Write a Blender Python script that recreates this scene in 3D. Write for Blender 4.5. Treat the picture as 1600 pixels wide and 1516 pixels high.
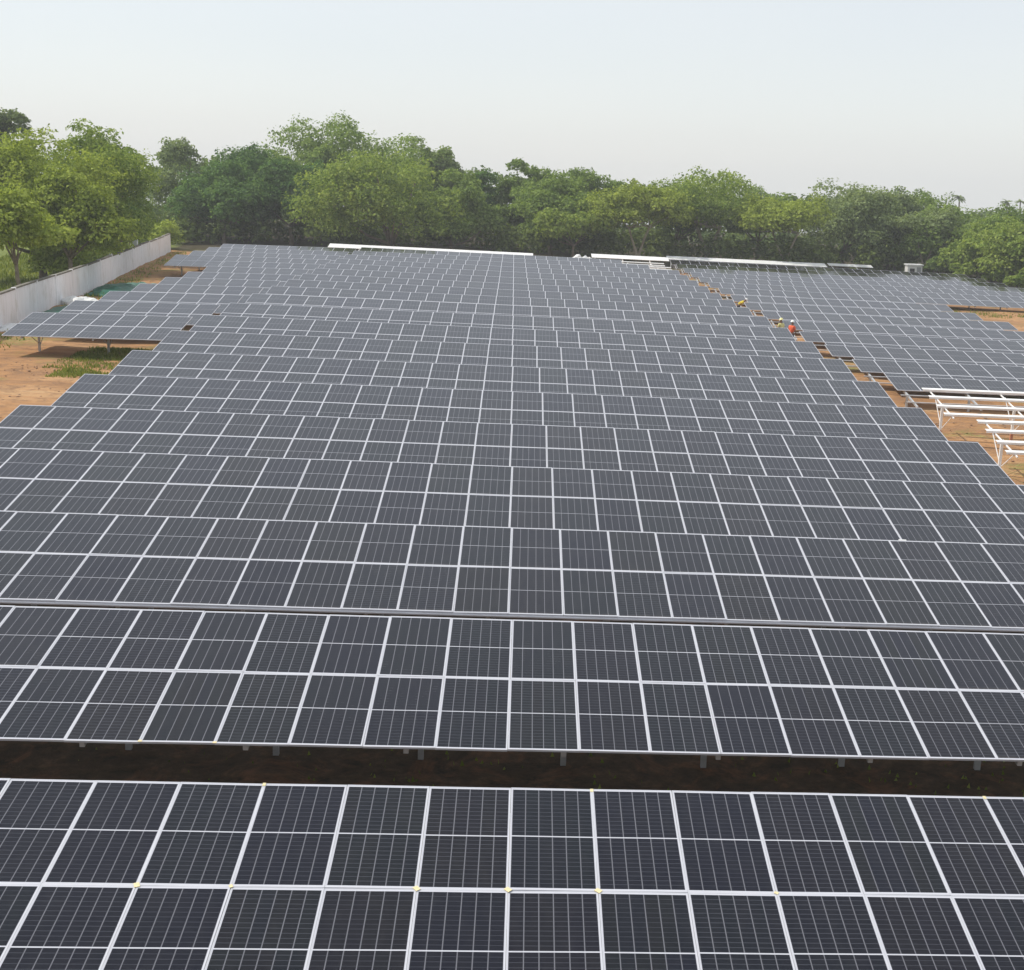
import bpy, bmesh, math, random
import numpy as np
from mathutils import Matrix, Vector

for o in list(bpy.data.objects):
    bpy.data.objects.remove(o)
scene = bpy.context.scene
COL = scene.collection
R = math.radians

# ------------------------------------------------------------------ camera
CAM_H = 10.36
cam_data = bpy.data.cameras.new('camera')
cam_data.sensor_fit = 'HORIZONTAL'
cam_data.sensor_width = 36.0
cam_data.lens = 36.0 * 2152.15 / 1600.0
cam_data.shift_x = -178.97 / 1600.0
cam_data.clip_start = 0.1
cam_data.clip_end = 6000
cam = bpy.data.objects.new('camera', cam_data)
COL.objects.link(cam)
yaw, pitch, roll = R(4.378), R(12.998), R(-1.918)
fwd_h = Vector((math.sin(yaw), math.cos(yaw), 0))
rt = Vector((math.cos(yaw), -math.sin(yaw), 0))
fwd = fwd_h * math.cos(pitch) + Vector((0, 0, -math.sin(pitch)))
upv = rt.cross(fwd)
cr = rt * math.cos(roll) - upv * math.sin(roll)
cu = rt * math.sin(roll) + upv * math.cos(roll)
m = Matrix((cr, cu, -fwd)).transposed().to_4x4()
m.translation = (0, 0, CAM_H)
cam.matrix_world = m
scene.camera = cam

# ------------------------------------------------------------------ world, sun, exposure
SUN_EL = R(53)
SUN_AZ = math.atan2(-0.93, 0.28)         # from the left, slightly from beyond
world = bpy.data.worlds.new('World')
scene.world = world
world.use_nodes = True
wn = world.node_tree.nodes
wl = world.node_tree.links
wn.clear()
sky = wn.new('ShaderNodeTexSky')
sky.sky_type = 'NISHITA'
sky.sun_disc = False
sky.sun_elevation = SUN_EL
sky.sun_rotation = SUN_AZ
sky.air_density = 1.0
sky.dust_density = 0.6
sky.ozone_density = 1.0
sky.altitude = 0
hs = wn.new('ShaderNodeHueSaturation')
hs.inputs['Saturation'].default_value = 0.75
veil = wn.new('ShaderNodeMix')           # thin even white haze over the whole sky
veil.data_type = 'RGBA'
veil.inputs[0].default_value = 0.60
wtc = wn.new('ShaderNodeTexCoord')
wmp = wn.new('ShaderNodeMapping')
wmp.inputs['Scale'].default_value = (1.0, 1.0, 3.5)
wnz = wn.new('ShaderNodeTexNoise')
wnz.inputs['Scale'].default_value = 1.6
wnz.inputs['Detail'].default_value = 5
wnz.inputs['Roughness'].default_value = 0.5
wrp = wn.new('ShaderNodeValToRGB')
wrp.color_ramp.elements[0].position = 0.3
wrp.color_ramp.elements[0].color = (0.835, 0.875, 0.92, 1)
wrp.color_ramp.elements[1].position = 0.72
wrp.color_ramp.elements[1].color = (0.905, 0.925, 0.94, 1)
wsc = wn.new('ShaderNodeVectorMath')
wsc.operation = 'SCALE'
wsc.inputs['Scale'].default_value = 10.0
wl.new(wtc.outputs['Generated'], wmp.inputs[0])
wl.new(wmp.outputs[0], wnz.inputs['Vector'])
wl.new(wnz.outputs[0], wrp.inputs[0])
wl.new(wrp.outputs[0], wsc.inputs[0])
wl.new(wsc.outputs[0], veil.inputs[7])
bg = wn.new('ShaderNodeBackground')
bg.inputs['Strength'].default_value = 0.1
wo = wn.new('ShaderNodeOutputWorld')
wl.new(sky.outputs[0], hs.inputs['Color'])
wl.new(hs.outputs[0], veil.inputs[6])
wl.new(veil.outputs[2], bg.inputs['Color'])
wl.new(bg.outputs[0], wo.inputs['Surface'])

sun_data = bpy.data.lights.new('sun', 'SUN')
sun_data.energy = 3.2
sun_data.angle = R(0.6)
sun_data.color = (1.0, 0.94, 0.85)
sun = bpy.data.objects.new('sun', sun_data)
COL.objects.link(sun)
sd = Vector((math.sin(SUN_AZ) * math.cos(SUN_EL), math.cos(SUN_AZ) * math.cos(SUN_EL), math.sin(SUN_EL)))
sun.rotation_euler = sd.to_track_quat('Z', 'Y').to_euler()
sun.location = (-60, 20, 80)

scene.render.engine = 'CYCLES'
vs = scene.view_settings
vs.view_transform = 'Standard'
vs.look = 'None'
vs.exposure = 0.18
vs.gamma = 1.0
vs.use_curve_mapping = False

# ------------------------------------------------------------------ helpers
rng = random.Random(7)


def nd(nt, typ, **kw):
    n = nt.nodes.new(typ)
    for k, v in kw.items():
        if hasattr(n, k):
            setattr(n, k, v)
        else:
            n.inputs[k].default_value = v
    return n


def setin(nt, sock, v):
    if hasattr(v, 'is_linked') or isinstance(v, bpy.types.NodeSocket):
        nt.links.new(v, sock)
    else:
        sock.default_value = v


def M(nt, op, a, b=0.0, c=0.0, clamp=False):
    n = nt.nodes.new('ShaderNodeMath')
    n.operation = op
    n.use_clamp = clamp
    setin(nt, n.inputs[0], a)
    setin(nt, n.inputs[1], b)
    setin(nt, n.inputs[2], c)
    return n.outputs[0]


def MIX(nt, f, a, b, mode='MIX'):
    n = nt.nodes.new('ShaderNodeMix')
    n.data_type = 'RGBA'
    n.blend_type = mode
    setin(nt, n.inputs[0], f)
    for s, v in ((n.inputs[6], a), (n.inputs[7], b)):
        if isinstance(v, tuple):
            s.default_value = v if len(v) == 4 else (*v, 1)
        else:
            nt.links.new(v, s)
    return n.outputs[2]


def RAMP(nt, f, stops, interp='LINEAR'):
    n = nt.nodes.new('ShaderNodeValToRGB')
    n.color_ramp.interpolation = interp
    el = n.color_ramp.elements
    while len(el) < len(stops):
        el.new(0.5)
    for e, (p, c) in zip(el, stops):
        e.position = p
        e.color = (*c, 1) if len(c) == 3 else c
    setin(nt, n.inputs[0], f)
    return n.outputs[0]


def NOISE(nt, vec, scale, detail=4, rough=0.55, dist=0.0):
    n = nt.nodes.new('ShaderNodeTexNoise')
    n.inputs['Scale'].default_value = scale
    n.inputs['Detail'].default_value = detail
    n.inputs['Roughness'].default_value = rough
    n.inputs['Distortion'].default_value = dist
    nt.links.new(vec, n.inputs['Vector'])
    return n.outputs[0]


def new_mat(name):
    mt = bpy.data.materials.new(name)
    mt.use_nodes = True
    nt = mt.node_tree
    b = nt.nodes['Principled BSDF']
    return mt, nt, b


def simple(name, col, rough=0.6, metal=0.0, var=0.12, scale=3.0, bump=0.0, spec=0.5):
    mt, nt, b = new_mat(name)
    tc = nt.nodes.new('ShaderNodeTexCoord')
    nz = NOISE(nt, tc.outputs['Object'], scale, 5, 0.6)
    lo = tuple(c * (1 - var) for c in col)
    hi = tuple(min(1, c * (1 + var)) for c in col)
    nt.links.new(RAMP(nt, nz, [(0.3, lo), (0.7, hi)]), b.inputs['Base Color'])
    b.inputs['Roughness'].default_value = rough
    b.inputs['Metallic'].default_value = metal
    b.inputs['Specular IOR Level'].default_value = spec
    if bump:
        bp = nt.nodes.new('ShaderNodeBump')
        bp.inputs['Strength'].default_value = bump
        bp.inputs['Distance'].default_value = 0.02
        nt.links.new(nz, bp.inputs['Height'])
        nt.links.new(bp.outputs[0], b.inputs['Normal'])
    return mt


class MB:
    """collects shapes into one mesh"""

    def __init__(self):
        self.v = []
        self.f = []
        self.mi = []

    def quad(self, a, b, c, d, mi=0):
        n = len(self.v)
        self.v += [tuple(a), tuple(b), tuple(c), tuple(d)]
        self.f.append((n, n + 1, n + 2, n + 3))
        self.mi.append(mi)

    def box(self, x0, x1, y0, y1, z0, z1, mi=0, mat=None):
        n = len(self.v)
        P = [(x0, y0, z0), (x1, y0, z0), (x1, y1, z0), (x0, y1, z0), (x0, y0, z1), (x1, y0, z1), (x1, y1, z1), (x0, y1, z1)]
        if mat is not None:
            P = [tuple(mat @ Vector(p)) for p in P]
        self.v += P
        for q in ((0, 3, 2, 1), (4, 5, 6, 7), (0, 1, 5, 4), (1, 2, 6, 5), (2, 3, 7, 6), (3, 0, 4, 7)):
            self.f.append(tuple(n + i for i in q))
            self.mi.append(mi)
        return self

    def tube(self, pts, rads, seg=7, mi=0, cap=True):
        pts = [Vector(p) for p in pts]
        n0 = len(self.v)
        for i, p in enumerate(pts):
            d = (pts[min(i + 1, len(pts) - 1)] - pts[max(i - 1, 0)])
            if d.length < 1e-6:
                d = Vector((0, 0, 1))
            d.normalize()
            a = d.orthogonal().normalized() if abs(d.z) < 0.98 else Vector((1, 0, 0))
            a = (Vector((1, 0, 0)) - d * d.x) if abs(d.x) < 0.9 else (Vector((0, 1, 0)) - d * d.y)
            a.normalize()
            b = d.cross(a)
            for s in range(seg):
                t = 2 * math.pi * s / seg
                self.v.append(tuple(p + (a * math.cos(t) + b * math.sin(t)) * rads[i]))
        for i in range(len(pts) - 1):
            for s in range(seg):
                q = (n0 + i * seg + s, n0 + i * seg + (s + 1) % seg, n0 + (i + 1) * seg + (s + 1) % seg, n0 + (i + 1) * seg + s)
                self.f.append(q)
                self.mi.append(mi)
        if cap:
            self.f.append(tuple(n0 + s for s in range(seg))[::-1])
            self.mi.append(mi)
            e = n0 + (len(pts) - 1) * seg
            self.f.append(tuple(e + s for s in range(seg)))
            self.mi.append(mi)
        return self

    def mesh(self, name, mats, smooth=False):
        me = bpy.data.meshes.new(name)
        me.from_pydata(self.v, [], self.f)
        for mt in (mats if isinstance(mats, (list, tuple)) else [mats]):
            me.materials.append(mt)
        me.polygons.foreach_set('material_index', self.mi)
        if smooth:
            me.polygons.foreach_set('use_smooth', [True] * len(self.f))
        me.update()
        return me

    def build(self, name, mats, parent=None, smooth=False, loc=None):
        return link(name, self.mesh(name, mats, smooth), parent, loc)


def link(name, me, parent=None, loc=None, rot=None):
    o = bpy.data.objects.new(name, me)
    COL.objects.link(o)
    if parent is not None:
        o.parent = parent
    if loc is not None:
        o.location = loc
    if rot is not None:
        o.rotation_euler = rot
    return o


def tag(o, label, cat, group=None):
    o['label'] = label
    o['category'] = cat
    if group:
        o['group'] = group
    return o


def thing(name, label, cat, loc, rot=(0, 0, 0), group=None):
    o = link(name, None, None, loc, rot)
    o.empty_display_size = 0.3
    return tag(o, label, cat, group)


def ground_z(X, Y):
    s = 0.02 * np.maximum(np.minimum(X, 70), -15) + 0.006 * (np.maximum(np.minimum(X, -15), -90) + 15)
    d = np.interp(Y, [70, 80, 87, 94, 107, 153, 175], [0, .08, .2, .33, .58, 1.06, 1.2])
    fall = 0.03 * np.maximum(0, Y - 205)          # the land drops gently beyond the tree line
    return -s - d - fall


def gz(X, Y):
    return float(ground_z(np.float64(X), np.float64(Y)))


def wall_x(Y):
    return -29.55 - (Y - 79.6) * 0.1325


ORD = ['zeroth', 'first', 'second', 'third', 'fourth', 'fifth', 'sixth', 'seventh', 'eighth', 'ninth', 'tenth', 'eleventh', 'twelfth',
       'thirteenth', 'fourteenth', 'fifteenth', 'sixteenth', 'seventeenth', 'eighteenth', 'nineteenth', 'twentieth']

# ------------------------------------------------------------------ materials


def ground_material():
    mt, nt, b = new_mat('soil_and_grass')
    geo = nt.nodes.new('ShaderNodeNewGeometry')
    pos = geo.outputs['Position']
    sp = nt.nodes.new('ShaderNodeSeparateXYZ')
    nt.links.new(pos, sp.inputs[0])
    X, Y = sp.outputs[0], sp.outputs[1]
    mp = nt.nodes.new('ShaderNodeMapping')
    mp.inputs['Scale'].default_value = (0.28, 1.0, 1.0)
    nt.links.new(pos, mp.inputs[0])
    n1 = NOISE(nt, mp.outputs[0], 0.42, 7, 0.68, 0.7)
    n2 = NOISE(nt, pos, 2.6, 6, 0.7)
    n3 = NOISE(nt, pos, 0.16, 4, 0.6, 0.4)
    soil = RAMP(nt, n1, [(0.30, (0.17, 0.090, 0.045)), (0.42, (0.32, 0.175, 0.085)), (0.50, (0.41, 0.215, 0.092)), (0.60, (0.48, 0.280, 0.135)), (0.74, (0.53, 0.36, 0.20))])
    n4 = NOISE(nt, pos, 0.9, 6, 0.75, 0.8)
    soil = MIX(nt, M(nt, 'MULTIPLY', M(nt, 'SUBTRACT', n4, 0.47), 6.0, clamp=True), soil, (0.22, 0.125, 0.068), 'MIX')
    soil = MIX(nt, M(nt, 'MULTIPLY', n2, 0.35), soil, (0.34, 0.21, 0.12), 'MIX')
    grass = RAMP(nt, n2, [(0.32, (0.07, 0.085, 0.02)), (0.5, (0.15, 0.19, 0.045)), (0.68, (0.30, 0.32, 0.10))])
    # grass beyond the wall line and towards the trees, and in patches between
    wx = M(nt, 'MULTIPLY_ADD', Y, -0.1325, -19.0)
    beyond = M(nt, 'MULTIPLY', M(nt, 'SUBTRACT', wx, X), 0.8, clamp=True)
    far = M(nt, 'MULTIPLY', M(nt, 'SUBTRACT', Y, 162.0), 0.15, clamp=True)
    rightf = M(nt, 'MULTIPLY', M(nt, 'SUBTRACT', X, 52.0), 0.3, clamp=True)
    patch = M(nt, 'MULTIPLY', M(nt, 'SUBTRACT', n3, 0.52), 9.0, clamp=True)
    patch = M(nt, 'MULTIPLY', patch, M(nt, 'MULTIPLY', M(nt, 'SUBTRACT', n2, 0.38), 5.0, clamp=True))
    mask = M(nt, 'MAXIMUM', M(nt, 'MAXIMUM', beyond, far), M(nt, 'MAXIMUM', rightf, M(nt, 'MULTIPLY', patch, 0.8)))
    mixed = MIX(nt, mask, soil, grass)
    shade_litter = RAMP(nt, n2, [(0.35, (0.035, 0.03, 0.018)), (0.65, (0.09, 0.075, 0.04))])  # fallen-leaf brown, darkened to stand in for shade under the trees
    wood = M(nt, 'MULTIPLY', M(nt, 'MAXIMUM', far, rightf), M(nt, 'SUBTRACT', 1.0, beyond))
    mixed = MIX(nt, wood, mixed, shade_litter)
    damp = M(nt, 'MULTIPLY', M(nt, 'SUBTRACT', 46.0, Y), 0.1, clamp=True)     # near-end soil coloured dark in place of the shade under the rows
    near_shadec = RAMP(nt, n2, [(0.35, (0.060, 0.042, 0.024)), (0.55, (0.115, 0.075, 0.042)), (0.7, (0.21, 0.12, 0.065))])
    near_shadec = MIX(nt, M(nt, 'MULTIPLY', M(nt, 'SUBTRACT', n4, 0.52), 6.0, clamp=True), near_shadec, (0.25, 0.12, 0.06))
    mixed = MIX(nt, damp, mixed, near_shadec)
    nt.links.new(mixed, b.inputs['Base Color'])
    b.inputs['Roughness'].default_value = 0.95
    b.inputs['Specular IOR Level'].default_value = 0.15
    bp = nt.nodes.new('ShaderNodeBump')
    bp.inputs['Strength'].default_value = 0.7
    bp.inputs['Distance'].default_value = 0.12
    nt.links.new(n2, bp.inputs['Height'])
    nt.links.new(bp.outputs[0], b.inputs['Normal'])
    return mt


MW, ML = 1.150, 2.294          # module outer size
PW, PL = 1.154, 2.298          # module pitch
MARG = 0.023                   # frame lip and white border to the first cell
MARGY = 0.047                  # wider white border at the short ends
NCOL = 6
CELLW = (MW - 2 * MARG) / NCOL
CELLH = (ML - 2 * MARGY - 0.022) / 24
GAPC = 0.015


def cell_colour(nt, rnd, hl, dust):
    """dark silicon, a little different from module to module"""
    base = RAMP(nt, rnd, [(0.0, (0.0020, 0.0024, 0.0080)), (0.28, (0.0028, 0.0032, 0.0066)), (0.46, (0.0022, 0.0040, 0.0060)), (0.66, (0.0034, 0.0030, 0.0072)),
                          (0.82, (0.0046, 0.0042, 0.0050)), (0.92, (0.0030, 0.0046, 0.0052)), (1.0, (0.0020, 0.0026, 0.0100))])
    base = MIX(nt, M(nt, 'MULTIPLY', hl, 0.42), base, (0.075, 0.08, 0.095))
    return MIX(nt, dust, base, (0.30, 0.27, 0.23))


def grime(nt, tc, rnd):
    """dust film in streaks, thicker along the lower frame, and a few droppings"""
    off = nt.nodes.new('ShaderNodeVectorMath')
    off.operation = 'ADD'
    cmb = nt.nodes.new('ShaderNodeCombineXYZ')
    setin(nt, cmb.inputs[0], M(nt, 'MULTIPLY', rnd, 91.0))
    setin(nt, cmb.inputs[1], M(nt, 'MULTIPLY', rnd, 57.0))
    nt.links.new(tc, off.inputs[0])
    nt.links.new(cmb.outputs[0], off.inputs[1])
    mp = nt.nodes.new('ShaderNodeMapping')
    mp.inputs['Scale'].default_value = (3.2, 0.8, 1.0)
    nt.links.new(off.outputs[0], mp.inputs[0])
    st = NOISE(nt, mp.outputs[0], 2.0, 5, 0.6, 0.3)
    film = M(nt, 'MULTIPLY', M(nt, 'SUBTRACT', st, 0.44), 0.09, clamp=True)
    sp = nt.nodes.new('ShaderNodeSeparateXYZ')
    nt.links.new(tc, sp.inputs[0])
    low = M(nt, 'MULTIPLY_ADD', sp.outputs[1], -4.0, -4.1, clamp=True)
    low = M(nt, 'MULTIPLY', M(nt, 'MULTIPLY', low, st), 0.75)
    vo = nt.nodes.new('ShaderNodeTexVoronoi')
    vo.inputs['Scale'].default_value = 1.7
    nt.links.new(off.outputs[0], vo.inputs['Vector'])
    sc_ = nt.nodes.new('ShaderNodeSeparateColor')
    nt.links.new(vo.outputs['Color'], sc_.inputs[0])
    spot = M(nt, 'MULTIPLY', M(nt, 'LESS_THAN', vo.outputs['Distance'], M(nt, 'MULTIPLY', sc_.outputs[1], 0.030)), M(nt, 'GREATER_THAN', sc_.outputs[0], 0.90))
    return M(nt, 'MAXIMUM', M(nt, 'ADD', film, low, clamp=True), M(nt, 'MULTIPLY', spot, 0.8))


def glass_finish(nt, b, tc, rnd):
    nz = NOISE(nt, tc, 1.3, 4, 0.6)
    ro = M(nt, 'MULTIPLY_ADD', nz, 0.13, 0.03)
    nt.links.new(ro, b.inputs['Roughness'])
    b.inputs['IOR'].default_value = 1.41          # anti-reflective glass with a cool tint
    b.inputs['Specular IOR Level'].default_value = 0.5
    b.inputs['Specular Tint'].default_value = (0.80, 0.82, 0.98, 1)
    return nz


def module_material():
    mt, nt, b = new_mat('module_cells_under_glass')
    tcn = nt.nodes.new('ShaderNodeTexCoord')
    tc = tcn.outputs['Object']
    oi = nt.nodes.new('ShaderNodeObjectInfo')
    rnd = oi.outputs['Random']
    sp = nt.nodes.new('ShaderNodeSeparateXYZ')
    nt.links.new(tc, sp.inputs[0])
    x, y = sp.outputs[0], sp.outputs[1]
    # column gaps
    u = M(nt, 'DIVIDE', M(nt, 'ADD', x, MW / 2 - MARG), CELLW)
    fu = M(nt, 'ABSOLUTE', M(nt, 'SUBTRACT', M(nt, 'FRACT', M(nt, 'ADD', u, 0.5)), 0.5))
    col = M(nt, 'LESS_THAN', fu, GAPC / 2 / CELLW)
    ay = M(nt, 'ABSOLUTE', y)
    cen = M(nt, 'LESS_THAN', ay, 0.011)
    vy = M(nt, 'DIVIDE', M(nt, 'SUBTRACT', ay, 0.011), CELLH)
    fv = M(nt, 'ABSOLUTE', M(nt, 'SUBTRACT', M(nt, 'FRACT', M(nt, 'ADD', vy, 0.5)), 0.5))
    hl = M(nt, 'LESS_THAN', fv, 0.085)
    hl = M(nt, 'MULTIPLY', hl, M(nt, 'MULTIPLY_ADD', M(nt, 'FRACT', M(nt, 'MULTIPLY', rnd, 7.3)), 0.5, 0.5))
    bx = M(nt, 'GREATER_THAN', M(nt, 'ABSOLUTE', x), MW / 2 - MARG)
    by = M(nt, 'GREATER_THAN', ay, ML / 2 - MARGY)
    white = M(nt, 'MAXIMUM', M(nt, 'MAXIMUM', M(nt, 'MULTIPLY', col, 0.21), M(nt, 'MULTIPLY', cen, 0.55)), M(nt, 'MAXIMUM', bx, by))
    nz = glass_finish(nt, b, tc, rnd)
    dust = grime(nt, tc, rnd)
    cc = cell_colour(nt, rnd, hl, dust)
    nt.links.new(MIX(nt, white, cc, (0.53, 0.54, 0.59)), b.inputs['Base Color'])
    return mt


def string_material():
    mt, nt, b = new_mat('cell_string_under_glass')
    tcn = nt.nodes.new('ShaderNodeTexCoord')
    tc = tcn.outputs['Object']
    oi = nt.nodes.new('ShaderNodeObjectInfo')
    rnd = oi.outputs['Random']
    sep = nt.nodes.new('ShaderNodeSeparateColor')
    nt.links.new(oi.outputs['Color'], sep.inputs[0])
    mod = sep.outputs[0]
    sp = nt.nodes.new('ShaderNodeSeparateXYZ')
    nt.links.new(tc, sp.inputs[0])
    vy = M(nt, 'DIVIDE', sp.outputs[1], CELLH)
    fv = M(nt, 'ABSOLUTE', M(nt, 'SUBTRACT', M(nt, 'FRACT', M(nt, 'ADD', vy, 0.5)), 0.5))
    hl = M(nt, 'LESS_THAN', fv, 0.085)
    hl = M(nt, 'MULTIPLY', hl, M(nt, 'MULTIPLY_ADD', M(nt, 'FRACT', M(nt, 'MULTIPLY', mod, 7.3)), 0.5, 0.5))
    nz = glass_finish(nt, b, tc, rnd)
    dust = M(nt, 'MULTIPLY', grime(nt, tc, rnd), 0.6)
    mix = M(nt, 'MULTIPLY_ADD', rnd, 0.12, M(nt, 'MULTIPLY', mod, 0.88))
    nt.links.new(cell_colour(nt, mix, hl, dust), b.inputs['Base Color'])
    return mt


def backsheet_material():
    mt, nt, b = new_mat('white_backsheet_under_glass')
    tcn = nt.nodes.new('ShaderNodeTexCoord')
    tc = tcn.outputs['Object']
    sp = nt.nodes.new('ShaderNodeSeparateXYZ')
    nt.links.new(tc, sp.inputs[0])
    inx = M(nt, 'LESS_THAN', M(nt, 'ABSOLUTE', sp.outputs[0]), MW / 2 - MARG - 0.002)
    cen = M(nt, 'GREATER_THAN', M(nt, 'ABSOLUTE', sp.outputs[1]), 0.011)
    iny = M(nt, 'LESS_THAN', M(nt, 'ABSOLUTE', sp.outputs[1]), ML / 2 - MARGY)
    f = M(nt, 'MULTIPLY', inx, M(nt, 'MULTIPLY', cen, iny))
    # ribbon wires run through the gaps between the cell columns
    nt.links.new(MIX(nt, f, (0.53, 0.54, 0.59), (0.135, 0.138, 0.155)), b.inputs['Base Color'])
    glass_finish(nt, b, tc, None)
    return mt


def wall_material():
    mt, nt, b = new_mat('whitewashed_concrete')
    geo = nt.nodes.new('ShaderNodeNewGeometry')
    mp = nt.nodes.new('ShaderNodeMapping')
    mp.inputs['Scale'].default_value = (1.0, 1.0, 0.14)
    nt.links.new(geo.outputs['Position'], mp.inputs[0])
    st = NOISE(nt, mp.outputs[0], 2.2, 6, 0.7, 0.3)
    bl = NOISE(nt, geo.outputs['Position'], 0.7, 6, 0.65)
    c = RAMP(nt, st, [(0.20, (0.42, 0.41, 0.39)), (0.34, (0.76, 0.76, 0.77)), (0.55, (0.88, 0.88, 0.90)), (0.8, (0.80, 0.80, 0.80))])
    c = MIX(nt, M(nt, 'MULTIPLY', M(nt, 'SUBTRACT', bl, 0.52), 3.0, clamp=True), c, (0.60, 0.58, 0.54))
    nt.links.new(c, b.inputs['Base Color'])
    b.inputs['Roughness'].default_value = 0.9
    bp = nt.nodes.new('ShaderNodeBump')
    bp.inputs['Strength'].default_value = 0.4
    bp.inputs['Distance'].default_value = 0.03
    nt.links.new(bl, bp.inputs['Height'])
    nt.links.new(bp.outputs[0], b.inputs['Normal'])
    return mt


def leaf_material(name, c0, c1, c2, trans=0.45):
    mt = bpy.data.materials.new(name)
    mt.use_nodes = True
    nt = mt.node_tree
    nt.nodes.clear()
    out = nt.nodes.new('ShaderNodeOutputMaterial')
    geo = nt.nodes.new('ShaderNodeNewGeometry')
    oi = nt.nodes.new('ShaderNodeObjectInfo')
    n1 = NOISE(nt, geo.outputs['Position'], 0.55, 3, 0.6)
    rl = geo.outputs['Random Per Island']
    f = M(nt, 'ADD', M(nt, 'MULTIPLY', n1, 0.75), M(nt, 'MULTIPLY', rl, 0.4))
    f = M(nt, 'ADD', f, M(nt, 'MULTIPLY', M(nt, 'SUBTRACT', oi.outputs['Random'], 0.5), 0.14))
    c = RAMP(nt, f, [(0.32, c0), (0.56, c1), (0.80, c2)])
    d = nt.nodes.new('ShaderNodeBsdfDiffuse')
    t = nt.nodes.new('ShaderNodeBsdfTranslucent')
    nt.links.new(c, d.inputs[0])
    tcol = MIX(nt, 1.0, c, (1.0, 1.0, 0.55), 'MULTIPLY')
    nt.links.new(tcol, t.inputs[0])
    mx = nt.nodes.new('ShaderNodeMixShader')
    mx.inputs[0].default_value = trans
    nt.links.new(d.outputs[0], mx.inputs[1])
    nt.links.new(t.outputs[0], mx.inputs[2])
    nt.links.new(mx.outputs[0], out.inputs[0])
    return mt


M_GROUND = ground_material()
M_MODULE = module_material()
M_STRING = string_material()
M_SHEET = backsheet_material()
M_FRAME = simple('anodised_frame', (0.55, 0.56, 0.60), 0.45, 0.2, 0.10, 1.2)
M_BACK = simple('module_back', (0.62, 0.62, 0.62), 0.7)
M_GALV = simple('galvanised_steel', (0.50, 0.51, 0.52), 0.5, 0.3, 0.12, 2.0)
M_RACK = simple('bright_galvanised_steel', (0.87, 0.87, 0.86), 0.5, 0.0, 0.05, 1.5)
M_PRIMER = simple('clay_splashed_steel', (0.50, 0.22, 0.13), 0.8, 0.0, 0.2, 6.0)
M_WALL = wall_material()
M_COPING = simple('mossy_coping', (0.17, 0.16, 0.13), 0.95, 0, 0.4, 2.5, 0.4)
M_BARK = simple('bark', (0.20, 0.155, 0.11), 0.95, 0, 0.35, 3.0, 0.6)
M_BARK_PALE = simple('pale_bark', (0.36, 0.30, 0.22), 0.95, 0, 0.3, 3.0, 0.6)
LEAF = [
    leaf_material('leaf_yellow_green', (0.177, 0.234, 0.041), (0.340, 0.419, 0.083), (0.503, 0.579, 0.144)),
    leaf_material('leaf_mid_green', (0.105, 0.172, 0.044), (0.211, 0.302, 0.083), (0.351, 0.456, 0.144)),
    leaf_material('leaf_dark_green', (0.065, 0.135, 0.044), (0.136, 0.241, 0.077), (0.235, 0.357, 0.123)),
    leaf_material('leaf_grey_green', (0.124, 0.172, 0.077), (0.230, 0.295, 0.133), (0.364, 0.444, 0.206)),
    leaf_material('leaf_warm_green', (0.141, 0.216, 0.044), (0.276, 0.370, 0.084), (0.434, 0.516, 0.144)),
]
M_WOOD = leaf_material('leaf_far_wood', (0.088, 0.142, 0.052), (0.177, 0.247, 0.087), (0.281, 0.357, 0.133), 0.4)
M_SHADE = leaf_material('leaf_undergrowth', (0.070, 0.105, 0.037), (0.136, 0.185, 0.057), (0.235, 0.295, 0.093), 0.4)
M_GRASS = leaf_material('grass_blade', (0.11, 0.15, 0.025), (0.20, 0.25, 0.05), (0.36, 0.38, 0.12), 0.4)
M_TARP = simple('green_tarpaulin', (0.015, 0.11, 0.075), 0.45, 0, 0.35, 1.2)
M_TARP_LIGHT = simple('pale_green_sheet', (0.30, 0.55, 0.42), 0.5, 0, 0.2, 1.2)
M_SHEETW = simple('white_plastic_sheet', (0.74, 0.75, 0.74), 0.5, 0, 0.12, 1.5)
M_CREAM = simple('cream_corner_guard', (0.72, 0.62, 0.36), 0.7, 0, 0.15, 20)
M_ORANGE = simple('orange_vest', (0.80, 0.13, 0.045), 0.8, 0, 0.1, 8)
M_YELLOW = simple('yellow_vest', (0.72, 0.56, 0.03), 0.8, 0, 0.1, 8)
M_LIME = simple('pale_yellow_shirt', (0.66, 0.62, 0.26), 0.8, 0, 0.1, 8)
M_HELW = simple('white_helmet', (0.82, 0.82, 0.80), 0.35, 0, 0.03, 3)
M_HELY = simple('pale_yellow_helmet', (0.80, 0.76, 0.36), 0.35, 0, 0.03, 3)
M_SKIN = simple('skin', (0.22, 0.115, 0.07), 0.6, 0, 0.08, 9)
M_TROUS = simple('dark_trousers', (0.035, 0.035, 0.05), 0.9, 0, 0.2, 9)
M_WHITE = simple('white_paint', (0.78, 0.78, 0.76), 0.6, 0, 0.06, 3)
M_DARKGL = simple('dark_window', (0.02, 0.025, 0.03), 0.1, 0, 0.1, 1)
M_DOORG = simple('grey_door', (0.30, 0.31, 0.32), 0.6, 0, 0.1, 2)

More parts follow.
